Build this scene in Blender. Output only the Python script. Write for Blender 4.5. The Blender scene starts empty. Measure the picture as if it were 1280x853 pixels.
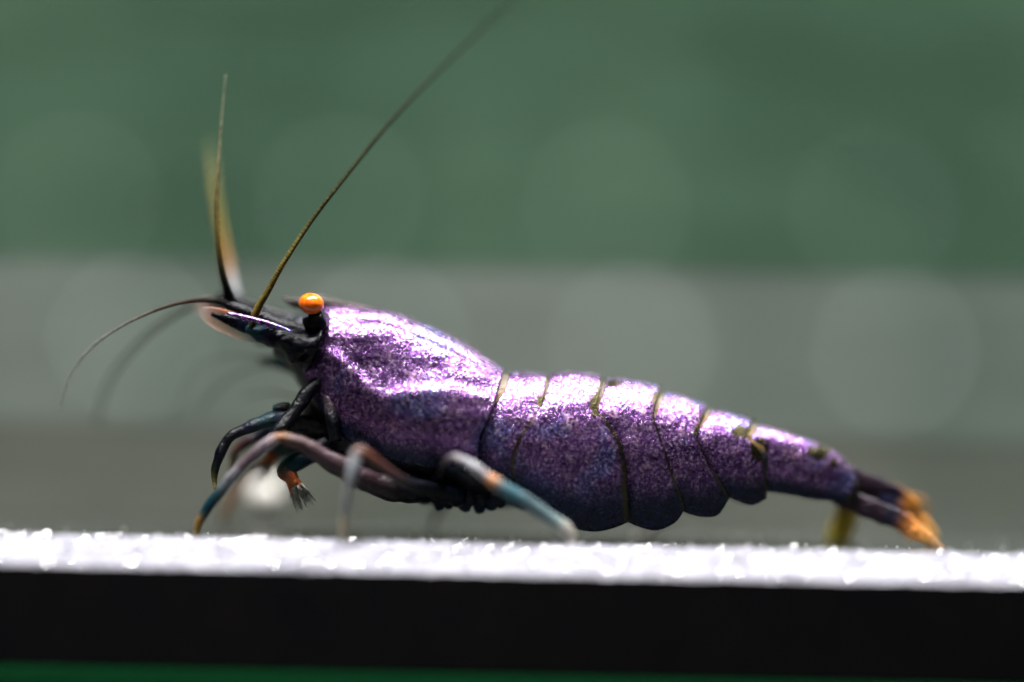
import bpy, bmesh, math, random
from mathutils import Vector, Matrix, noise
random.seed(7)
MM = 0.001                      # everything below is worked out in millimetres and stored in metres

# ------------------------------------------------------------------ camera
D = 150.0                       # camera to the shrimp's middle plane, mm
PXMM = 36.0                     # photograph pixels per mm at that plane
ROLL = math.radians(1.2)
ZC = 6.86                        # camera height over the ledge, mm
sc = bpy.context.scene
cam_d = bpy.data.cameras.new('camera')
cam = bpy.data.objects.new('camera', cam_d)
sc.collection.objects.link(cam)
ca, sa = math.cos(ROLL), math.sin(ROLL)
cam.matrix_world = Matrix(((ca, -sa, 0, 0), (0, 0, -1, -D*MM), (sa, ca, 0, ZC*MM), (0, 0, 0, 1)))
cam_d.sensor_width = 36.0
cam_d.lens = 36.0*D/(1280/PXMM)
cam_d.clip_start = 0.005
cam_d.clip_end = 5.0
cam_d.dof.use_dof = True
cam_d.dof.focus_distance = (D-1.6)*MM
cam_d.dof.aperture_fstop = cam_d.lens/21.0
sc.camera = cam

# ------------------------------------------------------------------ light
world = bpy.data.worlds.new('World'); sc.world = world; world.use_nodes = True
bg = world.node_tree.nodes['Background']
bg.inputs[0].default_value = (0.30, 0.36, 0.33, 1); bg.inputs[1].default_value = 0.04
def lamp(name, loc, target, sx, sy, watts, col):
    d = bpy.data.lights.new(name, 'AREA'); d.shape = 'RECTANGLE'; d.size = sx*MM; d.size_y = sy*MM
    d.energy = watts; d.color = col
    o = bpy.data.objects.new(name, d); sc.collection.objects.link(o)
    o.location = Vector(loc)*MM
    o.rotation_euler = (Vector(target)-Vector(loc)).to_track_quat('-Z', 'Y').to_euler()
    return o
lamp('tank_lamp', (5, -9, 110), (0, -1, 0), 130, 12, 0.66, (1.0, 0.97, 0.96))
lamp('backlight_fill', (110, 250, 150), (12, 8, 6), 240, 120, 3.2, (0.95, 1.0, 0.97))  # added backlight to brighten the sheets from behind, no real source
lamp('fill_lamp', (40, -330, 160), (0, 0, 8), 260, 200, 0.09, (0.95, 1.0, 0.97))  # weak front fill added to lift the body and sheets, no real source
vs = sc.view_settings
vs.view_transform = 'Standard'; vs.look = 'None'; vs.exposure = 0.0; vs.gamma = 1.0; vs.use_curve_mapping = False

# ------------------------------------------------------------------ helpers
def at(px, py, y=0.0):
    """photo pixel + depth (mm behind the shrimp's middle plane) -> point in mm"""
    u = (px-640.0)/PXMM; v = -(py-426.5)/PXMM
    k = (D+y)/D
    return Vector(((u*ca - v*sa)*k, y, ZC + (u*sa + v*ca)*k))

def link(name, verts, faces, mat, parent=None, cols=None, smooth=True):
    me = bpy.data.meshes.new(name)
    me.from_pydata([tuple(Vector(v)*MM) for v in verts], [], faces)
    if cols:
        a = me.color_attributes.new('Col', 'FLOAT_COLOR', 'POINT')
        for i, c in enumerate(cols): a.data[i].color = (c[0], c[1], c[2], 1)
    me.polygons.foreach_set('use_smooth', [smooth]*len(me.polygons))
    me.materials.append(mat)
    me.update()
    o = bpy.data.objects.new(name, me); sc.collection.objects.link(o)
    if parent: o.parent = parent
    return o

def empty(name, loc=(0, 0, 0)):
    o = bpy.data.objects.new(name, None); sc.collection.objects.link(o)
    o.empty_display_size = 0.002; o.location = Vector(loc)*MM
    return o
def tag(o, label=None, cat=None, group=None, kind=None):
    if label: o['label'] = label
    if cat: o['category'] = cat
    if group: o['group'] = group
    if kind: o['kind'] = kind
    return o

def spline(pts, n):
    """Catmull-Rom through equal-length tuples, n samples"""
    m = len(pts)-1; out = []
    for i in range(n):
        f = i/(n-1)*m; k = min(int(f), m-1); t = f-k
        p1, p2 = pts[k], pts[k+1]
        p0 = pts[k-1] if k > 0 else tuple(2*a-b for a, b in zip(p1, p2))
        p3 = pts[k+2] if k+2 <= m else tuple(2*b-a for a, b in zip(p1, p2))
        out.append(tuple(0.5*(2*b+(c-a)*t+(2*a-5*b+4*c-d)*t*t+(3*b-a-3*c+d)*t**3) for a, b, c, d in zip(p0, p1, p2, p3)))
    return out
def poly(pts, n):
    """length-parametrised samples along a smoothed polyline"""
    d = spline(pts, 200); L = [0]
    for a, b in zip(d, d[1:]): L.append(L[-1]+math.dist(a, b))
    out = []; j = 0
    for i in range(n):
        t = L[-1]*i/(n-1)
        while j < 198 and L[j+1] < t: j += 1
        f = (t-L[j])/max(L[j+1]-L[j], 1e-9)
        out.append(tuple(a+(b-a)*min(max(f, 0), 1) for a, b in zip(d[j], d[j+1])))
    return out
def interp(tab, x):
    if x <= tab[0][0]: return tab[0][1]
    for (a, u), (b, v) in zip(tab, tab[1:]):
        if x <= b: return u+(v-u)*(x-a)/(b-a)
    return tab[-1][1]
def sm_tab(tab, w):
    """tab smoothed by a running mean of half-width w"""
    x0, x1 = int(tab[0][0]), int(tab[-1][0])
    return [(x, sum(interp(tab, x+k*w/4) for k in range(-4, 5))/9) for x in range(x0, x1+1, 2)]
def sstep(a, b, x):
    t = min(max((x-a)/(b-a), 0), 1); return t*t*(3-2*t)

def tube(name, ctrl, mat, parent, n=40, seg=10, flat=1.0, ring=None, lumps=0.0):
    """ctrl: (px, py, y, radius px, (r,g,b)); a tapered closed tube with vertex colours"""
    c = spline([(p[0], p[1], p[2], p[3], *p[4]) for p in ctrl], n)
    P = [at(q[0], q[1], q[2]) for q in c]
    verts, faces, cols = [], [], []
    for i, q in enumerate(c):
        d = (P[min(i+1, n-1)]-P[max(i-1, 0)]).normalized()
        a = d.cross(Vector((0, 1, 0)))
        a = a.normalized() if a.length > 1e-4 else Vector((1, 0, 0))
        b = d.cross(a).normalized()
        r = max(q[3], 0.05)/PXMM
        if ring: r *= 1+ring*(1 if i % 2 else -1)
        for k in range(seg):
            an = 2*math.pi*k/seg
            rr = r*(1+lumps*noise.noise((P[i]+a*math.cos(an)*r)*2.3))
            verts.append(P[i]+a*math.cos(an)*rr+b*math.sin(an)*rr*flat)
            cc = [max(x, 0) for x in q[4:7]]
            if ring and i % 2 == 0: cc = [x*0.45 for x in cc]
            cols.append(cc)
    for i in range(n-1):
        for k in range(seg):
            faces.append((i*seg+k, i*seg+(k+1) % seg, (i+1)*seg+(k+1) % seg, (i+1)*seg+k))
    faces.append(tuple(range(seg-1, -1, -1))); faces.append(tuple((n-1)*seg+k for k in range(seg)))
    return link(name, verts, faces, mat, parent, cols)

def ball(name, px, py, y, rx, ry, rd, mat, parent, col=None, tilt=0.0, cut=None):
    bm = bmesh.new(); bmesh.ops.create_uvsphere(bm, u_segments=28, v_segments=18, radius=1)
    C = at(px, py, y); vs_, fs = [], []
    for v in bm.verts:
        x, z = v.co.x*rx, v.co.z*ry
        vs_.append(C+Vector((x*math.cos(tilt)-z*math.sin(tilt), v.co.y*rd, x*math.sin(tilt)+z*math.cos(tilt)))/PXMM)
    fs = [[l.index for l in f.verts] for f in bm.faces]; bm.free()
    return link(name, vs_, fs, mat, parent, [col]*len(vs_) if col else None)

def box(name, x0, x1, y0, y1, z0, z1, mat, parent=None, bevel=0.0):
    v = [(x, y, z) for x in (x0, x1) for y in (y0, y1) for z in (z0, z1)]
    f = [(0, 1, 3, 2), (4, 6, 7, 5), (0, 4, 5, 1), (2, 3, 7, 6), (0, 2, 6, 4), (1, 5, 7, 3)]
    o = link(name, v, f, mat, parent, smooth=False)
    if bevel:
        m = o.modifiers.new('b', 'BEVEL'); m.width = bevel*MM; m.segments = 2
    return o

# ------------------------------------------------------------------ materials
class Mat:
    def __init__(s, name):
        s.m = bpy.data.materials.new(name); s.m.use_nodes = True
        s.t = s.m.node_tree; s.N = s.t.nodes; s.L = s.t.links
        s.p = s.N['Principled BSDF']
        tc = s.N.new('ShaderNodeTexCoord'); mp = s.N.new('ShaderNodeMapping')
        mp.inputs['Scale'].default_value = (1000, 1000, 1000)
        s.L.new(tc.outputs['Object'], mp.inputs['Vector']); s.co = mp.outputs['Vector']
    def set(s, **k):
        for a, b in k.items(): s.p.inputs[a.replace('_', ' ')].default_value = b
        return s
    def noise(s, scale, detail=3, rough=0.55, stretch=None):
        n = s.N.new('ShaderNodeTexNoise'); n.inputs['Scale'].default_value = scale
        n.inputs['Detail'].default_value = detail; n.inputs['Roughness'].default_value = rough
        if stretch:
            mp = s.N.new('ShaderNodeMapping'); mp.inputs['Scale'].default_value = stretch
            s.L.new(s.co, mp.inputs['Vector']); s.L.new(mp.outputs[0], n.inputs['Vector'])
        else: s.L.new(s.co, n.inputs['Vector'])
        return n.outputs['Fac']
    def ramp(s, fac, stops, ease=False):
        r = s.N.new('ShaderNodeValToRGB'); e = r.color_ramp.elements
        while len(e) < len(stops): e.new(0.5)
        for el, (p, c) in zip(e, stops):
            el.position = p; el.color = (*c, 1) if not isinstance(c, (int, float)) else (c, c, c, 1)
        s.L.new(fac, r.inputs['Fac']); return r.outputs['Color']
    def mix(s, fac, a, b, mode='MIX'):
        m = s.N.new('ShaderNodeMix'); m.data_type = 'RGBA'; m.blend_type = mode
        for sock, v in ((m.inputs[0], fac), (m.inputs[6], a), (m.inputs[7], b)):
            if hasattr(v, 'links'): s.L.new(v, sock)
            elif isinstance(v, (int, float)): sock.default_value = v
            else: sock.default_value = (*v, 1)
        return m.outputs[2]
    def math(s, op, a, b):
        m = s.N.new('ShaderNodeMath'); m.operation = op
        for i, v in enumerate((a, b)):
            if hasattr(v, 'links'): s.L.new(v, m.inputs[i])
            else: m.inputs[i].default_value = v
        return m.outputs[0]
    def attr(s, name='Col'):
        a = s.N.new('ShaderNodeAttribute'); a.attribute_name = name; return a.outputs['Color']
    def bump(s, h, dist, prev=None, strength=1.0):
        b = s.N.new('ShaderNodeBump'); b.inputs['Distance'].default_value = dist*MM
        b.inputs['Strength'].default_value = strength
        s.L.new(h, b.inputs['Height'])
        if prev: s.L.new(prev, b.inputs['Normal'])
        return b.outputs['Normal']
    def to(s, sock, out): s.L.new(out, s.p.inputs[sock]); return s

def shell_material():
    m = Mat('iridescent_shell')
    fine = m.noise(9.0, 5, 0.65); mid = m.noise(2.2, 4, 0.6); big = m.noise(0.55, 3, 0.55); pep = m.noise(10.0, 4, 0.7)
    purple = m.ramp(fine, [(0.30, (0.035, 0.010, 0.075)), (0.47, (0.17, 0.065, 0.25)), (0.60, (0.46, 0.29, 0.52)), (0.74, (0.95, 0.84, 0.93))])
    blue = m.ramp(fine, [(0.30, (0.02, 0.02, 0.10)), (0.48, (0.11, 0.11, 0.36)), (0.62, (0.34, 0.40, 0.80)), (0.75, (0.85, 0.9, 1.0))])
    rose = m.ramp(fine, [(0.30, (0.10, 0.03, 0.08)), (0.48, (0.36, 0.17, 0.30)), (0.70, (0.95, 0.80, 0.78))])
    c = m.mix(m.ramp(big, [(0.52, 0.0), (0.62, 0.75)]), purple, blue)
    c = m.mix(m.ramp(mid, [(0.56, 0.0), (0.68, 0.7)]), c, rose)
    c = m.mix(m.ramp(pep, [(0.40, 0.96), (0.47, 0.0)]), c, (0.05, 0.015, 0.09))
    # pigment turns purple to navy at the lower rims, darkened further to paint their shade
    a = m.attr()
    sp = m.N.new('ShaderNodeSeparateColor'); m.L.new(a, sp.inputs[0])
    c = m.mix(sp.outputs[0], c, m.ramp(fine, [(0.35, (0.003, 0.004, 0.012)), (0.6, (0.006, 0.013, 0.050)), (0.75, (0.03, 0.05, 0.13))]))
    c = m.mix(sp.outputs[1], c, (0.035, 0.030, 0.012))
    m.to('Base Color', c)
    m.to('Metallic', m.math('SUBTRACT', 0.9, m.math('MULTIPLY', sp.outputs[0], 0.6)))
    m.to('Roughness', m.ramp(mid, [(0.3, 0.18), (0.7, 0.32)]))
    n = m.bump(m.noise(0.8, 1.5, 0.45, (0.6, 1.0, 1.25)), 0.15)
    n = m.bump(mid, 0.036, n)
    n = m.bump(fine, 0.030, n)
    m.to('Normal', n)
    m.set(IOR=1.45)
    return m.m
M_shell = shell_material()

def chitin(name, rough=0.32, coat=0.0, spec=0.5):
    m = Mat(name); f = m.noise(7.0, 4, 0.6)
    m.to('Base Color', m.mix(1.0, m.attr(), m.ramp(f, [(0.3, 0.55), (0.7, 1.35)]), 'MULTIPLY'))
    m.to('Normal', m.bump(m.noise(3.0, 5, 0.6), 0.09, m.bump(f, 0.03))); m.set(Roughness=rough, Coat_Weight=coat, Specular_IOR_Level=spec)
    return m.m
M_leg = chitin('leg_chitin', 0.30, 0.0, 0.28)
M_body = chitin('body_membrane', 0.35)
M_dark = chitin('head_chitin', 0.20, 0.0, 0.18)
def glassy(name, alpha):
    m = Mat(name); m.to('Base Color', m.attr()); m.set(Roughness=0.35, Alpha=alpha, Subsurface_Weight=0.0)
    return m.m
M_thin = glassy('thin_translucent_fringe', 0.24)
M_feel = chitin('feeler_chitin', 0.5, 0.0, 0.08)
m = Mat('eye_orange'); f = m.noise(5, 3)
m.to('Base Color', m.ramp(f, [(0.3, (0.9, 0.11, 0.005)), (0.7, (1.0, 0.26, 0.015))])); m.set(Roughness=0.22, Coat_Weight=0.6)
M_eye = m.m

def film(name, col, keep):
    """tinted translucent sheet: part of the light goes straight through"""
    m = Mat(name)
    c = m.mix(m.ramp(m.noise(0.09, 2, 0.5, (1, 1, 0.6)), [(0.35, 0.0), (0.65, 1.0)]), tuple(x*k for x, k in zip(col, (0.82, 0.88, 0.86))), tuple(x*k for x, k in zip(col, (1.14, 1.12, 1.12))))
    c = m.mix(0.5, c, m.ramp(m.noise(0.22, 2, 0.5, (0.5, 1, 1.4)), [(0.35, 0.84), (0.65, 1.14)]), 'MULTIPLY')
    d = m.N.new('ShaderNodeBsdfDiffuse'); t = m.N.new('ShaderNodeBsdfTransparent'); x = m.N.new('ShaderNodeMixShader')
    tr = m.N.new('ShaderNodeBsdfTranslucent'); x2 = m.N.new('ShaderNodeMixShader'); x2.inputs[0].default_value = 0.6
    m.L.new(c, d.inputs['Color']); m.L.new(c, tr.inputs['Color']); m.L.new(d.outputs[0], x2.inputs[1]); m.L.new(tr.outputs[0], x2.inputs[2]); x.inputs[0].default_value = keep
    m.L.new(t.outputs[0], x.inputs[1]); m.L.new(x2.outputs[0], x.inputs[2])
    m.L.new(x.outputs[0], m.N['Material Output'].inputs['Surface'])
    return m.m

# ------------------------------------------------------------------ setting: ledge, base, rear pane
ledge = tag(empty('ledge', (0, 0, 0)), 'dark glass ledge with a frosted white rim and black front edge', 'ledge', kind='structure')
m = Mat('ledge_glass'); st = m.noise(1.0, 3, 0.5, (0.05, 3.0, 1.0))
m.to('Base Color', m.ramp(st, [(0.3, (0.02, 0.025, 0.022)), (0.7, (0.05, 0.055, 0.05))])); m.to('Normal', m.bump(st, 0.03)); m.set(Roughness=0.22, Specular_IOR_Level=0.25)
YF = -5.6                                    # front of the rim
box('glass_plate', -60, 60, YF+1.6, 60, -0.95, 0.0, m.m, ledge)
m = Mat('frosted_rim'); fr = m.noise(4.0, 4, 0.6)
m.to('Base Color', m.ramp(fr, [(0.3, (0.14, 0.14, 0.17)), (0.6, (0.40, 0.40, 0.46))])); m.to('Normal', m.bump(fr, 0.12)); m.set(Roughness=0.35)
M_rim = m.m
# sloping ground rim, slightly uneven
vv, ff = [], []
NX, NY = 240, 8
for i in range(NX+1):
    x = -40+80*i/NX
    for j in range(NY+1):
        t = j/NY
        dz = 0.07*noise.noise((x*1.7, t*3, 0)) + 0.05*noise.noise((x*5, t*6, 4))
        vv.append((x, YF+1.62-1.62*t, 0.004-0.98*t**1.25+dz*min(1, 4*t)))
for i in range(NX):
    for j in range(NY):
        a = i*(NY+1)+j; ff.append((a, a+1, a+NY+2, a+NY+1))
link('frosted_rim', vv, ff, M_rim, ledge)
# sparkling grit fused to the rim
bm = bmesh.new(); bmesh.ops.create_icosphere(bm, subdivisions=1, radius=1)
iv = [v.co.copy() for v in bm.verts]; ifc = [[l.index for l in f.verts] for f in bm.faces]; bm.free()
vv, ff = [], []
for i in range(5200):
    x = random.uniform(-24, 24); t = random.random()**0.8
    r = random.uniform(0.02, 0.075)*(1.6 if random.random() < 0.08 else 1)
    C = Vector((x, YF+1.62-1.62*t, 0.004-0.98*t**1.25+r*0.4)); b = len(vv)
    R = Matrix.Rotation(random.uniform(0, 6.3), 3, Vector((random.random()-.5, random.random()-.5, random.random()-.5+.01)).normalized())
    sx, sy = random.uniform(.7, 1.3), random.uniform(.7, 1.3)
    vv += [C+R @ Vector((p.x*sx, p.y*sy, p.z))*r for p in iv]; ff += [[b+k for k in f] for f in ifc]
m = Mat('white_grit'); m.set(Base_Color=(0.50, 0.50, 0.56, 1), Roughness=0.10, Coat_Weight=0.6)
g = link('grit', vv, ff, m.m, ledge, smooth=False); g['kind'] = 'stuff'
vv, ff = [], []
for i in range(2600):
    x = random.uniform(-24, 24); t = random.random()**1.1*0.95
    r = random.uniform(0.015, 0.05)
    C = Vector((x, YF+1.62-1.62*t, 0.004-0.98*t**1.25+r*0.5)); b = len(vv)
    R = Matrix.Rotation(random.uniform(0, 6.3), 3, Vector((random.random()-.5, random.random()-.5, random.random()-.5+.01)).normalized())
    vv += [C+R @ (p*r) for p in iv]; ff += [[b+k for k in f] for f in ifc]
m = Mat('mirror_flake'); m.set(Base_Color=(0.92, 0.92, 0.95, 1), Roughness=0.10, Metallic=1.0)
g = link('flakes', vv, ff, m.m, ledge, smooth=False); g['kind'] = 'stuff'
m = Mat('black_edge'); k = m.noise(0.5, 4)
m.to('Base Color', m.ramp(k, [(0.3, (0.0012, 0.0012, 0.003)), (0.7, (0.005, 0.0035, 0.004))])); m.set(Roughness=0.6, Specular_IOR_Level=0.15)
box('black_edge', -60, 60, YF, 60, -4.30, -0.96, m.m, ledge, 0.08)
m = Mat('green_base'); m.set(Base_Color=(0.0012, 0.012, 0.004, 1), Roughness=0.9, Specular_IOR_Level=0.0)
tag(box('base', -60, 60, YF-3.0, 60, -14, -4.31, m.m, None, 0.8), 'dark green base under the black edge of the ledge', 'base', kind='structure')

YP = 8.0
def zline(py): return at(640, py, YP).z
z1, z2 = zline(334), zline(541)
back = tag(empty('rear_wall', (0, YP, 0)), 'translucent green and grey sheets standing behind the shrimp', 'wall', kind='structure')
back.location = (0, 0, 0)
for nm, a, b, col in (('panel', 0.0, z2-0.004, (0.138, 0.143, 0.122)), ('panel', z2, z1-0.004, (0.160, 0.182, 0.160)), ('panel', z1, 40, (0.072, 0.125, 0.084))):
    box('panel', -60, 60, YP, YP+0.4, a, b, film('film', col, 0.80), back)
m = Mat('led_bar'); m.set(Base_Color=(0.05, 0.06, 0.055, 1), Roughness=0.6); M_bar = m.m
m = Mat('led_lit'); m.set(Base_Color=(0.9, 0.9, 0.9, 1)); m.p.inputs['Emission Color'].default_value = (0.85, 1.0, 0.92, 1); m.p.inputs['Emission Strength'].default_value = 28.0; M_led = m.m
M_led2 = m.m.copy(); M_led2.node_tree.nodes['Principled BSDF'].inputs['Emission Strength'].default_value = 62.0
YL = 56.0  # bars added behind the sheets to stand in for blurred LED reflections
for lab, spots in (('upper bar of added lights standing in for LED reflections on the green sheet', ((95, 245), (425, 247), (758, 256), (1092, 262))),
                   ('lower bar of added lights standing in for LED reflections on the grey sheet', ((165, 422), (482, 426), (790, 432), (1118, 440)))):
    pts = [at(px, py, YL) for px, py in spots]
    z0 = sum(p.z for p in pts)/4
    e = tag(empty('reflection_bar'), lab, 'reflection bar')
    box('bar', -60, 60, YL+0.6, YL+3, z0-2, z0+2, M_bar, e)
    for p in pts:
        bm = bmesh.new(); bmesh.ops.create_uvsphere(bm, u_segments=16, v_segments=10, radius=0.36)
        v = [q.co+p for q in bm.verts]; f = [[l.index for l in q.verts] for q in bm.faces]; bm.free()
        link('reflection_dot', v, f, M_led if 'upper' in lab else M_led2, e)

# ------------------------------------------------------------------ shrimp
shrimp = tag(empty('shrimp'), 'glossy dark purple shrimp with orange eyes standing on the frosted ledge', 'shrimp')
BLK = (0.0025, 0.003, 0.006); NAVY = (0.005, 0.008, 0.022); TEAL = (0.012, 0.045, 0.055); AMB = (0.16, 0.085, 0.008); OLV = (0.03, 0.026, 0.008)
ORG = (0.65, 0.20, 0.03); PALE = (0.45, 0.45, 0.42); BRN = (0.075, 0.032, 0.028)

TOP = sm_tab([(330, 402), (360, 398), (385, 389), (406, 384), (430, 384), (455, 387), (480, 391), (505, 399), (530, 409), (560, 422), (585, 435), (605, 449), (622, 462), (640, 466), (684, 469), (720, 470), (755, 474), (795, 479), (832, 489), (860, 499), (888, 510), (915, 519), (946, 529), (985, 542), (1019, 554), (1044, 565), (1060, 579), (1076, 602), (1090, 612)], 9)
BOT = sm_tab([(330, 440), (375, 470), (400, 520), (440, 560), (490, 590), (560, 605), (620, 625), (690, 655), (740, 660), (800, 659), (850, 648), (900, 636), (940, 628), (960, 618), (1020, 624), (1060, 628), (1090, 632)], 12)
WID = sm_tab([(330, 0.5), (370, 0.95), (400, 1.35), (440, 1.72), (490, 2.0), (550, 2.12), (610, 2.02), (650, 1.95), (720, 1.98), (780, 1.86), (840, 1.62), (890, 1.35), (940, 1.06), (990, 0.86), (1040, 0.72), (1090, 0.5)], 20)
MIDY = [(300, 0.0), (860, 0.0), (930, 0.08), (1000, 0.25), (1100, 0.7)]         # the tail swings gently away
def prof(h):
    if h <= 0: return 0.0
    if h < 0.52: return (1-(1-h/0.52)**2.1)**(1/2.1)
    return 1-0.20*((h-0.52)/0.48)**2
def rel(px, py): return (py-interp(TOP, px))/(interp(BOT, px)-interp(TOP, px))

# the one continuous body under the plates
vv, ff, cc = [], [], []
cols_px = [342+4*i for i in range(180)]
NH = 26
UND = sm_tab([(330, 440), (360, 455), (385, 500), (410, 560), (440, 598), (500, 624), (560, 634), (600, 630), (640, 622), (700, 640), (790, 645), (850, 630), (900, 618), (950, 612), (1020, 618), (1090, 630)], 12)
for px in cols_px:
    tp, bt, w = interp(TOP, px)+2.2, interp(UND, px)-2, interp(WID, px)*0.95
    for k in range(2*NH):
        s = 1 if k < NH else -1
        t = (k+0.5)/NH if k < NH else (2*NH-k-0.5)/NH
        h = 0.5-0.5*math.cos(math.pi*t)
        py = tp+(bt-tp)*h
        hr = max(rel(px, py), 0.0)
        e = (1-max(0, (h-0.55)/0.45)**3)**0.5
        y = w*prof(min(hr+0.004, 1.0))*e
        P = at(px, py, 0)
        vv.append((P.x, interp(MIDY, px)-s*y, P.z))
        a = sstep(560, 640, px)*(1-sstep(0.25, 0.45, h))
        d = sstep(0.0, 0.13, h)
        cc.append([NAVY[i]*0.6*(1-a)+a*(OLV[i]*(1-d)+AMB[i]*d) for i in range(3)])
R2 = 2*NH
for i in range(len(cols_px)-1):
    for k in range(R2): ff.append((i*R2+k, i*R2+(k+1) % R2, (i+1)*R2+(k+1) % R2, (i+1)*R2+k))
ff.append(tuple(range(R2-1, -1, -1))); ff.append(tuple((len(cols_px)-1)*R2+k for k in range(R2)))
body = link('body', vv, ff, M_body, shrimp, cc)

def plate(name, F, H, B, off, bulge, trim=(0.0, 1.0), relief=None, ns=48, nt=40, rim=0.18, patches=(), tuck=0.09, front=False):
    """a shell plate over back and both flanks; F, H, B: front, hind, lower edges in photo pixels (side view)"""
    Fp, Hp, Bp = poly(F, nt), poly(H, nt), poly(B, ns)
    ts = [(k/(nt-1))**1.7 for k in range(nt)]
    def samp(Q, t):
        f = t*(len(Q)-1); k = min(int(f), len(Q)-2); f -= k
        return [Q[k][i]+(Q[k+1][i]-Q[k][i])*f for i in range(2)]
    grid = []
    for i in range(ns):
        s0 = i/(ns-1); s = s0*(trim[1]-trim[0])+trim[0]
        xt = F[0][0]+(H[0][0]-F[0][0])*s; T = (xt, interp(TOP, xt))
        Bs = samp(Bp, s); row = []
        for t in ts:
            q = sstep(0.12, 0.42, t); s = s0*(trim[1]-trim[0])+trim[0]; s += (s0-s)*q
            xt = F[0][0]+(H[0][0]-F[0][0])*s; T = (xt, interp(TOP, xt)); Bs = samp(Bp, s)
            Fs, Hs = samp(Fp, t), samp(Hp, t)
            p = []
            for a in range(2):
                c = (1-s)*Fs[a]+s*Hs[a]+(1-t)*T[a]+t*Bs[a]
                F0 = (F[0][0], interp(TOP, F[0][0]))[a]; H0 = (H[0][0], interp(TOP, H[0][0]))[a]
                c -= (1-s)*(1-t)*F0+s*(1-t)*H0+(1-s)*t*F[-1][a]+s*t*H[-1][a]
                p.append(c)
            row.append((p, s, t))
        grid.append(row)
    verts, faces, cols, info = [], [], [], []
    nr = 2*nt-1
    for i in range(ns):
        for k in range(nr):
            side = -1 if k < nt-1 else 1
            (px, py), s, t = grid[i][nt-1-k if k < nt-1 else k-nt+1]
            h = rel(px, py)
            if t == 0: h = 0
            y = interp(WID, px)*prof(min(max(h, 0), 1.15))
            P = at(px, py, 0)
            verts.append(Vector((P.x, interp(MIDY, px)+side*y*-1, P.z)))
            info.append((px, py, s, t, h, -side))
    for i in range(ns-1):
        for k in range(nr-1): faces.append((i*nr+k, (i+1)*nr+k, (i+1)*nr+k+1, i*nr+k+1))
    # push outwards along the smooth normals: bulge, flared hind rim, relief
    nrm = [Vector() for _ in verts]
    for f in faces:
        n = (verts[f[1]]-verts[f[0]]).cross(verts[f[3]]-verts[f[0]])
        for q in f: nrm[q] += n
    flip = 1 if sum((nrm[q].z for q in range(nt-1, len(verts), nr))) > 0 else -1
    out = []
    for q, v in enumerate(verts):
        px, py, s, t, h, side = info[q]
        n = nrm[q].normalized()*flip
        lowr = sstep(0.10, 0.40, t)
        d = off+bulge*max(math.sin(math.pi*min(max(s, 0), 1)), 0)**0.7+0.05*s+lowr*(0.07*s**4-tuck*(1-s)**5)
        d += 0.03*noise.noise(Vector((px*0.03, py*0.03, side*3+off)))+0.015*noise.noise(Vector((px*0.09, py*0.09, side*5)))
        if relief: d += relief(px, py)
        out.append(v+n*d)
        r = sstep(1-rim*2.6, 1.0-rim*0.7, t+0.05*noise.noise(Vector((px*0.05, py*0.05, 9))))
        g = 0.0
        for cx, cy, rx, ry in patches:
            e = ((px-cx)/rx)**2+((py-cy)/ry)**2+0.8*noise.noise(Vector((px*0.16, py*0.16, 2)))
            g = max(g, 1-sstep(0.6, 1.1, e))
        jit = 0.02*noise.noise(Vector((py*0.2, px*0.02, 3)))
        g = max(g, (sstep(0.935, 0.97, s+jit)*lowr*0.95 + (1-lowr)*sstep(trim[1]-0.085, trim[1]-0.03, s+jit)*0.95) if name == 'shell_plate' else 0, (1-sstep(0.02, 0.05, s))*lowr*0.95 if front else 0)
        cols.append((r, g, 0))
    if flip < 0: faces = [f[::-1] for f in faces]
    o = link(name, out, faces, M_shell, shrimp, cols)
    md = o.modifiers.new('thickness', 'SOLIDIFY'); md.thickness = 0.05*MM; md.offset = -1
    return o

# seams traced from the photograph
S1 = [(632, 465), (630, 475), (626, 487), (614, 513), (604, 533), (598, 553), (598, 588)]
S2 = [(684, 470), (682, 482), (678, 497), (672, 511), (656, 533), (644, 553), (638, 575), (641, 592), (652, 608)]
S3 = [(755, 474), (753, 485), (749, 497), (746, 512), (758, 528), (773, 552), (780, 581), (782, 609), (784, 648)]
S4 = [(831, 488), (826, 497), (821, 508), (818, 527), (827, 558), (837, 589), (847, 614), (853, 634)]
S5 = [(888, 510), (881, 520), (875, 530), (870, 547), (882, 575), (897, 601), (909, 621)]
S6 = [(945, 527), (939, 537), (934, 547), (943, 558), (952, 574), (956, 600), (956, 622)]
def sh(S, d): return [(a+d, b) for a, b in S]

RID = poly([(395, 437), (425, 443), (445, 458), (463, 477), (485, 489), (520, 484), (560, 481), (610, 494), (640, 500)], 60)
def crelief(px, py):
    ry = interp(RID, px); w = sstep(390, 430, px)*(1-sstep(560, 640, px)*0.6)
    d = 0.13*w*sstep(-9, 9, py-ry)*(1-sstep(20, 80, py-ry))
    d -= 0.13*math.exp(-((px-505)/60)**2-((py-462)/20)**2)
    d += 0.09*math.exp(-((px-455)/45)**2-((py-418)/12)**2)
    d -= 0.06*math.exp(-((py-(interp(TOP, px)+13))/4.0)**2)*sstep(430, 480, px)*(1-sstep(560, 620, px))
    d += 0.12*math.exp(-((px-560)/55)**2-((py-535)/28)**2)
    return d
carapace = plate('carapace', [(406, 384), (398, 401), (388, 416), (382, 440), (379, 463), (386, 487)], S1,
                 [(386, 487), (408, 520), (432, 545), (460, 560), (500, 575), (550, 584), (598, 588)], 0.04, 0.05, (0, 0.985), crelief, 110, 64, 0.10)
plate('shell_plate', S1, sh(S2, 5), [(598, 588), (616, 602), (636, 610), (657, 608)], 0.0, 0.06, (0.09, 0.93), None, 40, 44, patches=((677, 506, 9, 13),))
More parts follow.
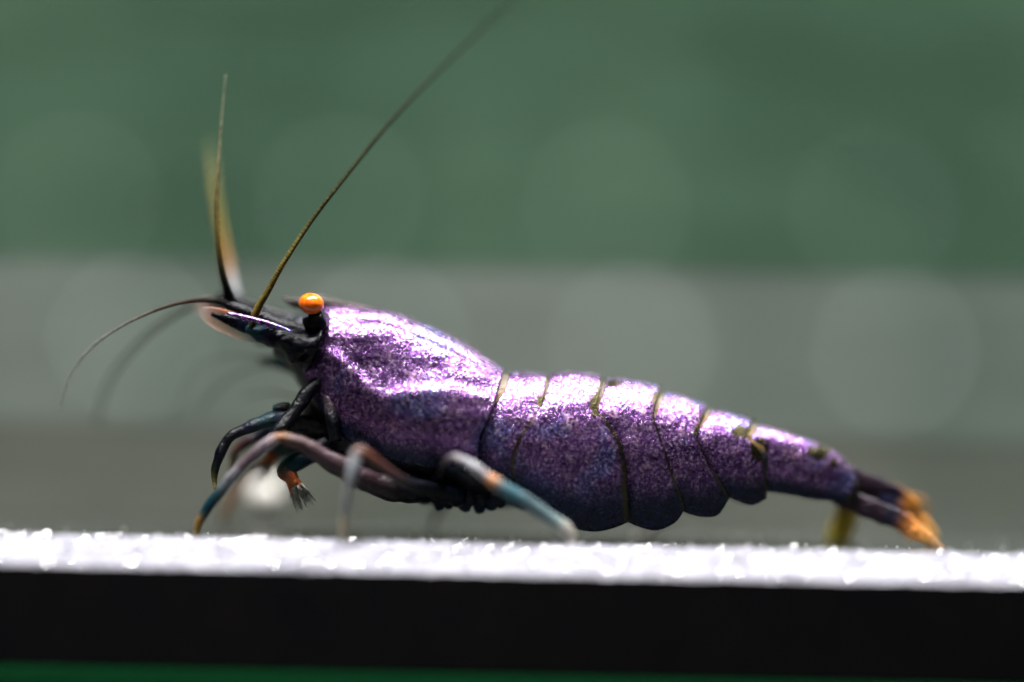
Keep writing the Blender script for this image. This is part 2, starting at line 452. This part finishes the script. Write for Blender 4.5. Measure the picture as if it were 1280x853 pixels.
plate('shell_plate', S2, S3, [(652, 608), (672, 624), (692, 640), (715, 655), (740, 660), (764, 656), (784, 648)], 0.07, 0.08, (0.05, 0.97), None, 60, 52, patches=((744, 508, 9, 16),), tuck=-0.05, front=True)
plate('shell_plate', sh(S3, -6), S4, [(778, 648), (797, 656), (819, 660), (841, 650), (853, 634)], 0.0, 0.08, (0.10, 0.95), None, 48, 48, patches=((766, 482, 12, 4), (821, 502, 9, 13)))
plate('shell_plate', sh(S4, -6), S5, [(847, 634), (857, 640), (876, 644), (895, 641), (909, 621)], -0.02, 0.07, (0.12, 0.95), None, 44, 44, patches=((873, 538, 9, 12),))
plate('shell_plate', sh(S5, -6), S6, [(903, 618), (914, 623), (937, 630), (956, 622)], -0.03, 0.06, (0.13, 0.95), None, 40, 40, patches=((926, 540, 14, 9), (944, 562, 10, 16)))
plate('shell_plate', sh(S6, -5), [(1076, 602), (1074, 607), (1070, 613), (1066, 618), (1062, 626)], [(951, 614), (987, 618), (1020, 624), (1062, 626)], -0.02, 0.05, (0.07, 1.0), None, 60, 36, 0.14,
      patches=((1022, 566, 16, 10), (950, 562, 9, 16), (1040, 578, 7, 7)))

# rostrum: a thin saw-edged spike along the midline above the eyes
vv, ff, cc = [], [], []
up = poly([(351, 371), (372, 373), (395, 370), (415, 373), (440, 380), (470, 387), (500, 396)], 60)
lo = poly([(352, 373), (366, 384), (385, 388), (406, 389), (430, 388), (468, 392), (500, 399)], 60)
for i in range(60):
    tooth = 1.6*((i*0.42) % 1.0) if 6 < i < 50 else 0
    for (q, w, dy) in ((up, 0.03, tooth), (lo, 0.16, 0)):
        for s in (-1, 1):
            P = at(q[i][0], q[i][1]-dy, 0); vv.append((P.x, s*w*min(1, .2+i/20), P.z)); cc.append((0.035, 0.028, 0.025) if i < 34 else (0.10, 0.06, 0.06))
for i in range(59):
    a, b = i*4, i*4+4
    ff += [(a, a+1, b+1, b), (a+2, b+2, b+3, a+3), (a, b, b+2, a+2), (a+1, a+3, b+3, b+1)]
link('rostrum', vv, ff, M_dark, shrimp, cc)

# eyes
for s, (ex, ey), yy in ((-1, (390, 381), -1.25), (1, (388, 385), 1.2)):
    st = tube('eyestalk', [(409, 404, yy*0.5, 11, NAVY), (400, 402, yy*0.8, 13.5, NAVY), (395, 403, yy, 15, BLK), (392, 399, yy, 15, BLK), (391, 395, yy, 12, BLK)] if s < 0 else
              [(405, 402, yy*0.5, 10, NAVY), (394, 396, yy*0.8, 11, NAVY), (390, 392, yy, 10, BLK), (388, 388, yy, 9, BLK)], M_dark, shrimp, 24, 20)
    ball('eye', ex-1, ey-1, yy-0.22, 16 if s < 0 else 10, 13.5 if s < 0 else 8, 17, M_eye, st, tilt=-0.12)

# head appendages ------------------------------------------------------------
def darkblob(name, ctrl, **k): return tube(name, ctrl, M_dark, shrimp, **k)
for yy in (-0.75, 0.85):
    dx, dy = (0, 0) if yy < 0 else (-8, -12)
    # antennule stalk, three stout joints
    darkblob('antennule_stalk', [(392+dx, 424+dy, yy*.8, 15, BLK), (370+dx, 414+dy, yy, 11, BLK), (345+dx, 405+dy, yy, 9, BLK), (322+dx, 396+dy, yy, 8, BLK), (304+dx, 389+dy, yy, 8, BLK), (288+dx, 383+dy, yy, 6, BLK), (280+dx, 380+dy, yy, 2, BLK)], n=40, lumps=0.25)
# antennal scales: blades with a pale orange fringe
for yy in (-1.15, 1.3):
    dx, dy = (0, 0) if yy < 0 else (-6, -10)
    b = darkblob('antennal_scale', [(386+dx, 432+dy, yy, 16, BLK), (350+dx, 421+dy, yy, 15, BLK), (320+dx, 411+dy, yy, 11, NAVY), (290+dx, 401+dy, yy, 7.5, BLK), (264+dx, 393+dy, yy, 2.5, BLK)], n=40, flat=0.35, lumps=0.15)
    if yy < 0: tube('highlight_streak', [(284, 391.5, -1.5, 1.8, (0, 0, 0)), (310, 398, -1.6, 3.4, (0, 0, 0)), (338, 406, -1.7, 3.8, (0, 0, 0)), (366, 415, -1.75, 1.2, (0, 0, 0))], M_shell, b, 30, 10)  # shell-coloured tube added to draw the scale's highlight streak
    tube('fringe', [(345+dx, 424+dy, yy+.05, 8, (0.42, 0.12, 0.03)), (310+dx, 413+dy, yy+.05, 14, (0.5, 0.15, 0.04)), (280+dx, 401+dy, yy+.05, 14, (0.6, 0.19, 0.06)), (260+dx, 393+dy, yy+.05, 10, (0.6, 0.35, 0.28)), (251+dx, 389+dy, yy+.05, 5, (0.6, 0.5, 0.45))], M_thin, b, n=30, flat=0.08)
# stout base of the long feelers and mouth parts
for yy in (-1.2, 1.3):
    darkblob('antenna_base', [(392, 436, yy*.9, 27, BLK), (370, 429, yy, 20, BLK), (350, 422, yy, 17, BLK), (332, 419, yy, 14, NAVY), (317, 413, yy, 10, TEAL), (311, 406, yy, 6, TEAL)], n=50, lumps=0.45, seg=18)
darkblob('mouth_part', [(392, 470, 0.0, 20, BLK), (402, 505, 0.0, 26, BLK), (412, 540, 0.0, 34, BLK), (440, 572, 0.0, 30, BLK), (480, 592, 0.0, 26, BLK), (540, 606, 0.0, 24, BLK), (600, 612, 0.0, 18, BLK)], n=50, lumps=0.35, seg=20)
darkblob('mouth_part', [(392, 468, 0.2, 24, BLK), (372, 458, 0.8, 14, NAVY), (345, 453, 1.6, 8, TEAL), (326, 450, 2.0, 4, TEAL)], n=24, lumps=0.2)
# long feelers
YEL = (0.16, 0.13, 0.03)
tube('antenna', [(314, 410, -1.3, 4.4, (0.06, 0.05, 0.02)), (321, 388, -1.4, 4.8, (0.20, 0.15, 0.03)), (335, 364, -1.5, 4.0, (0.17, 0.13, 0.03)), (355, 328, -1.6, 3.4, YEL), (390, 275, -1.3, 3.0, (0.06, 0.06, 0.018)), (438, 213, -0.8, 2.7, (0.035, 0.04, 0.015)), (490, 150, -0.1, 2.5, (0.022, 0.028, 0.013)), (545, 92, 0.9, 2.3, (0.018, 0.024, 0.012)), (600, 38, 1.8, 2.1, (0.018, 0.024, 0.012)), (650, -12, 2.6, 2.0, (0.018, 0.024, 0.012))], M_feel, shrimp, 230, 8, ring=0.07)
tube('antenna', [(298, 378, 1.6, 7, BLK), (291, 356, 2.2, 6, (0.35, 0.35, 0.36)), (285, 325, 2.7, 5, (0.40, 0.22, 0.10)), (276, 280, 3.2, 4, (0.25, 0.20, 0.04)), (268, 230, 3.8, 3.4, (0.22, 0.20, 0.06)), (262, 175, 4.5, 2.2, (0.15, 0.17, 0.08))], M_feel, shrimp, 130, 8, ring=0.07)
# short feelers: each stalk carries two
tube('feeler', [(290, 380, -0.6, 8, BLK), (284, 362, -0.7, 5.5, BLK), (277, 335, -0.8, 4.2, (0.04, 0.03, 0.01)), (273, 300, -0.8, 3.4, (0.16, 0.10, 0.02)), (271, 250, -0.7, 2.7, (0.20, 0.15, 0.05)), (274, 190, -0.6, 1.6, (0.26, 0.25, 0.14)), (278, 135, -0.5, 1.1, (0.26, 0.28, 0.18)), (282, 94, -0.4, 0.7, (0.26, 0.3, 0.2))], M_feel, shrimp, 170, 8, ring=0.12)
tube('feeler', [(290, 381, -0.7, 5, BLK), (268, 376, -0.8, 3.4, (0.02, 0.015, 0.012)), (235, 377, -0.9, 2.6, (0.05, 0.03, 0.02)), (195, 388, -1.0, 2.1, (0.10, 0.08, 0.06)), (150, 409, -0.9, 1.5, (0.22, 0.2, 0.17)), (112, 437, -0.7, 1.4, (0.32, 0.33, 0.29)), (88, 470, -0.5, 1.0, (0.38, 0.4, 0.36)), (74, 514, -0.3, 0.7, (0.4, 0.42, 0.38))], M_feel, shrimp, 170, 8, ring=0.12)
tube('feeler', [(286, 376, 1.0, 5, BLK), (262, 377, 1.5, 3.4, (0.03, 0.025, 0.02)), (228, 389, 2.0, 3.0, (0.05, 0.045, 0.035)), (190, 414, 2.5, 2.6, (0.06, 0.055, 0.045)), (155, 450, 3.0, 2.2, (0.06, 0.06, 0.05)), (132, 487, 3.4, 1.9, (0.07, 0.07, 0.06)), (120, 530, 3.7, 1.6, (0.08, 0.08, 0.07))], M_feel, shrimp, 120, 8, ring=0.1)
tube('feeler', [(289, 377, 1.1, 5, BLK), (281, 350, 1.6, 4, (0.05, 0.04, 0.02)), (274, 300, 2.2, 3, (0.16, 0.12, 0.03)), (266, 245, 2.8, 2.4, (0.18, 0.16, 0.05)), (261, 200, 3.3, 1.6, (0.15, 0.15, 0.07))], M_feel, shrimp, 120, 8, ring=0.1)
# hair-thin mouth feelers
for pts in (((330, 448, 1.4), (300, 445, 2.0), (262, 449, 2.4), (238, 470, 2.8), (225, 500, 3.0), (216, 530, 3.2)),
            ((372, 497, 1.0), (350, 492, 1.6), (330, 491, 2.2), (306, 496, 2.6)), ((340, 455, 1.6), (300, 466, 2.4), (268, 490, 3.0), (250, 520, 3.4))):
    tube('mouth_feeler', [(a, b, c, 1.4-0.2*i*0.8, (0.07, 0.08, 0.06)) for i, (a, b, c) in enumerate(pts)], M_feel, shrimp, 40, 6)

# legs --------------------------------------------------------------------------
def leg(ctrl, n=46, name='leg', lumps=0.22): return tube(name, ctrl, M_leg, shrimp, n, 12, lumps=lumps)
LIL = (0.09, 0.055, 0.07); GRY = (0.30, 0.30, 0.32)
# near walking legs
leg([(540, 612, -1.2, 16, NAVY), (500, 612, -1.7, 17, BLK), (460, 600, -2.1, 14, (0.03, 0.015, 0.02)), (420, 580, -2.5, 12, (0.045, 0.025, 0.03)), (385, 560, -2.8, 10, (0.055, 0.03, 0.035)), (360, 549, -2.95, 8.5, (0.08, 0.04, 0.03)), (350, 547.5, -3.0, 6.5, (0.20, 0.085, 0.03)), (338, 553, -3.0, 8, (0.22, 0.18, 0.20)), (312, 574, -2.9, 7, LIL), (290, 596, -2.8, 7, (0.20, 0.20, 0.22)), (272, 619, -2.7, 6.5, TEAL), (256, 640, -2.6, 6, TEAL), (249, 652, -2.55, 6, (0.35, 0.20, 0.06)), (245, 668, -2.5, 4, (0.45, 0.32, 0.12))], 70)
leg([(575, 622, -1.3, 13, NAVY), (540, 613, -2.2, 10, BLK), (510, 604, -3.2, 7, BLK), (478, 583, -4.0, 6, BRN), (455, 566, -4.5, 6, (0.15, 0.06, 0.04)), (446, 566, -4.6, 6.5, (0.3, 0.24, 0.23)), (442, 582, -4.6, 7.5, (0.45, 0.50, 0.55)), (437, 604, -4.55, 6, (0.35, 0.36, 0.36)), (432, 635, -4.4, 5, (0.28, 0.30, 0.28)), (430, 652, -4.3, 5.5, (0.38, 0.32, 0.22)), (428, 674, -4.2, 4, (0.38, 0.34, 0.26))], 60)
leg([(545, 610, -1.4, 11, NAVY), (552, 586, -2.6, 5, BLK), (566, 572, -3.9, 4.5, (0.16, 0.14, 0.15)), (590, 583, -4.1, 6.5, (0.36, 0.36, 0.39)), (606, 594, -4.1, 7, (0.30, 0.25, 0.25)), (614, 600, -4.1, 7.5, (0.50, 0.20, 0.06)), (626, 609, -4.1, 9, (0.06, 0.11, 0.125)), (660, 630, -4.0, 9, (0.055, 0.10, 0.115)), (695, 652, -3.9, 8, (0.16, 0.22, 0.22)), (708, 662, -3.9, 8, (0.42, 0.40, 0.34)), (718, 680, -3.8, 5, (0.42, 0.40, 0.34))], 60)
# forelimbs folded under the head
leg([(400, 478, -1.1, 9, BLK), (383, 492, -1.4, 9, BLK), (368, 515, -1.6, 9, BLK), (352, 536, -1.8, 9, BLK), (338, 552, -1.9, 7, BLK)], 30)
leg([(405, 480, -1.0, 8, BLK), (412, 500, -1.3, 8, (0.05, 0.035, 0.045)), (416, 525, -1.5, 9, BLK), (420, 552, -1.6, 8, BLK)], 26)
leg([(420, 540, -0.6, 12, BLK), (380, 530, -0.9, 12, BLK), (350, 524, -1.1, 11, NAVY), (332, 527, -1.2, 10, TEAL), (312, 534, -1.3, 7.5, NAVY), (290, 544, -1.4, 6.5, BLK), (279, 560, -1.45, 7, BLK), (271, 578, -1.5, 6, BLK), (268, 594, -1.5, 4.5, (0.06, 0.06, 0.02)), (269, 612, -1.5, 2, (0.5, 0.4, 0.15))], 56)
leg([(420, 550, 0.4, 12, BLK), (360, 540, 0.4, 12, BLK), (330, 543, 0.5, 9, NAVY), (298, 561, 0.6, 7, BRN), (292, 577, 0.7, 5, (0.10, 0.07, 0.03)), (288, 592, 0.7, 3, (0.2, 0.14, 0.05))], 44)
leg([(362, 510, -0.9, 7, BLK), (350, 511, -1.0, 7, BLK), (341, 511, -1.0, 4, TEAL)], 14, lumps=0.3)
# small claws with orange fingers and pale brushes
def claw(base, wrist, tip, y0, y1, sp):
    e = leg([(*base, y0, 13, BLK), ((base[0]+wrist[0])/2, (base[1]+wrist[1])/2, (y0+y1)/2, 13, NAVY), (*wrist, y1, 11, (0.02, 0.05, 0.05)), ((wrist[0]+tip[0])/2, (wrist[1]+tip[1])/2, y1, 10, (0.40, 0.10, 0.03)), (*tip, y1, 8, (0.45, 0.13, 0.04))], 30, 'claw')
    d = Vector((tip[0]-wrist[0], tip[1]-wrist[1])).normalized(); nx, ny = -d.y, d.x
    for s in (-1, 1):
        tube('finger', [(tip[0]+nx*s*4-d.x*4, tip[1]+ny*s*4-d.y*4, y1, 5, (0.45, 0.12, 0.04)), (tip[0]+nx*s*sp+d.x*8, tip[1]+ny*s*sp+d.y*8, y1, 3.6, (0.40, 0.16, 0.08)), (tip[0]+nx*s*sp*.8+d.x*15, tip[1]+ny*s*sp*.8+d.y*15, y1, 1.4, PALE)], M_leg, e, 14, 8)
    vv, ff, cc = [], [], []
    for k in range(46):
        a = random.uniform(-1, 1)
        p = at(tip[0]+nx*a*8+d.x*3, tip[1]+ny*a*8+d.y*3, y1+random.uniform(-.2, .2)); L = random.uniform(20, 38)
        q = at(tip[0]+nx*a*16+d.x*L, tip[1]+ny*a*16+d.y*L, y1+random.uniform(-.5, .5))
        b = len(vv); w = Vector((0.035, 0, 0.035)); u = Vector((0, 0.05, 0))
        vv += [p-w, p+w, p+u, q]; ff += [(b, b+1, b+3), (b+1, b+2, b+3), (b+2, b, b+3)]; cc += [(0.5, 0.48, 0.42)]*4
    link('brush', vv, ff, M_leg, e, cc)
claw((395, 545), (346, 562), (334, 578), -0.2, 0.9, 6)
claw((410, 555), (358, 586), (368, 606), -0.8, -1.3, 6)
# far legs, half hidden
leg([(400, 560, 1.2, 11, BLK), (350, 570, 2.0, 9, NAVY), (315, 590, 2.7, 7, BRN), (295, 615, 3.1, 6, (0.40, 0.20, 0.10)), (286, 632, 3.3, 6, (0.45, 0.24, 0.12)), (280, 652, 3.5, 4, (0.25, 0.2, 0.14)), (277, 661, 3.6, 3, PALE)], 40)
leg([(470, 590, 1.2, 11, BLK), (520, 604, 2.0, 9, BLK), (552, 622, 2.8, 7, TEAL), (546, 645, 3.2, 5, (0.2, 0.22, 0.2)), (540, 661, 3.4, 3, PALE)], 40)
leg([(600, 600, 1.3, 10, NAVY), (680, 622, 2.0, 8, TEAL), (770, 640, 2.4, 7, TEAL), (838, 646, 2.6, 5, PALE), (816, 660, 2.8, 5, (0.45, 0.40, 0.36)), (792, 671, 2.9, 3, PALE)], 44)
# swimmerets under the belly
for bx, by, tx, ty, yy in ((560, 610, 552, 638, -0.9), (580, 612, 585, 640, -1.0), (596, 612, 602, 642, -0.8), (625, 610, 618, 638, -0.9), (650, 620, 655, 636, 0.6), (600, 610, 640, 634, 0.9), (520, 606, 545, 630, -0.5)):
    tube('swimmeret', [(bx, by, yy*.8, 12, NAVY), ((bx+tx)/2, (by+ty)/2, yy, 13, NAVY), (tx-2, ty-6, yy, 9, (0.010, 0.02, 0.045)), (tx, ty, yy, 3, (0.012, 0.03, 0.06))], M_leg, shrimp, 22, 12, flat=0.5, lumps=0.3)

# tail fan ------------------------------------------------------------------------
PUR = (0.022, 0.011, 0.020)
tube('telson', [(1046, 596, 0.35, 18, PUR), (1075, 607, 0.5, 19, PUR), (1102, 615, 0.7, 16, PUR), (1124, 622, 0.9, 12, (0.07, 0.03, 0.025)), (1138, 629, 1.0, 9, (0.75, 0.30, 0.05)), (1150, 634, 1.1, 5, (0.8, 0.38, 0.08))], M_leg, shrimp, 40, 14, flat=0.35, lumps=0.1)
tube('uropod', [(1032, 610, 0.2, 12, PUR), (1066, 627, 0.1, 13, PUR), (1098, 640, 0.0, 13, PUR), (1122, 649, -0.1, 13, (0.06, 0.03, 0.03)), (1136, 658, -0.1, 11, (0.55, 0.20, 0.05)), (1158, 673, -0.2, 8, (0.75, 0.36, 0.11)), (1180, 688, -0.2, 2, (0.8, 0.6, 0.4))], M_leg, shrimp, 44, 14, flat=0.22, lumps=0.2)
tube('uropod', [(1045, 607, 0.6, 12, PUR), (1085, 625, 0.6, 16, PUR), (1116, 637, 0.7, 15, PUR), (1142, 646, 1.1, 11, (0.70, 0.27, 0.05)), (1160, 660, 1.2, 8, (0.85, 0.42, 0.10)), (1172, 673, 1.2, 3, (0.8, 0.5, 0.2))], M_leg, shrimp, 40, 14, flat=0.3, lumps=0.12)
tube('uropod', [(1050, 608, 1.0, 9, PUR), (1059, 632, 1.8, 13, (0.30, 0.19, 0.02)), (1054, 656, 2.4, 16, (0.60, 0.44, 0.04)), (1046, 676, 2.7, 15, (0.62, 0.52, 0.08)), (1039, 692, 2.9, 9, (0.5, 0.5, 0.16))], M_leg, shrimp, 36, 14, flat=0.25, lumps=0.1)

# ------------------------------------------------------------------ small things
m = Mat('bokeh_white'); m.set(Base_Color=(0.85, 0.82, 0.76, 1), Roughness=0.3)
P = at(331, 619, YP-0.4)  # white ball added to make the blurred disc of a point of light
bm = bmesh.new(); bmesh.ops.create_uvsphere(bm, u_segments=24, v_segments=14, radius=0.62)
bv = [q.co+P for q in bm.verts]; bf = [[l.index for l in q.verts] for q in bm.faces]; bm.free()
tag(link('bokeh', bv, bf, m.m), 'small pale ball standing in for a blurred point of light behind the front legs', 'bokeh')
m = Mat('speck_white'); m.set(Base_Color=(0.9, 0.9, 0.85, 1), Roughness=0.2)
vv, ff = [], []
for i in range(90):
    x = random.uniform(-19, 19); y = random.uniform(-1.9, 5); r = random.uniform(0.012, 0.035); b = len(vv)
    vv += [Vector((x, y, r*.8))+p*r for p in iv]; ff += [[b+k for k in f] for f in ifc]
tag(link('specks', vv, ff, m.m, smooth=False), 'tiny white specks of debris scattered on the glass ledge', 'debris', kind='stuff')
for pts in (((1100, 612, .75, 12), (1130, 624, .95, 14), (1150, 634, 1.1, 13), (1163, 642, 1.2, 6)), ((1112, 646, 0, 12), (1138, 660, -.1, 13), (1160, 675, -.2, 10), (1183, 690, -.2, 4))):
    tube('tail_fringe', [(a, b, c, w, (0.65, 0.32, 0.10)) for a, b, c, w in pts], M_thin, shrimp, 24, 12, flat=0.1, lumps=0.5)
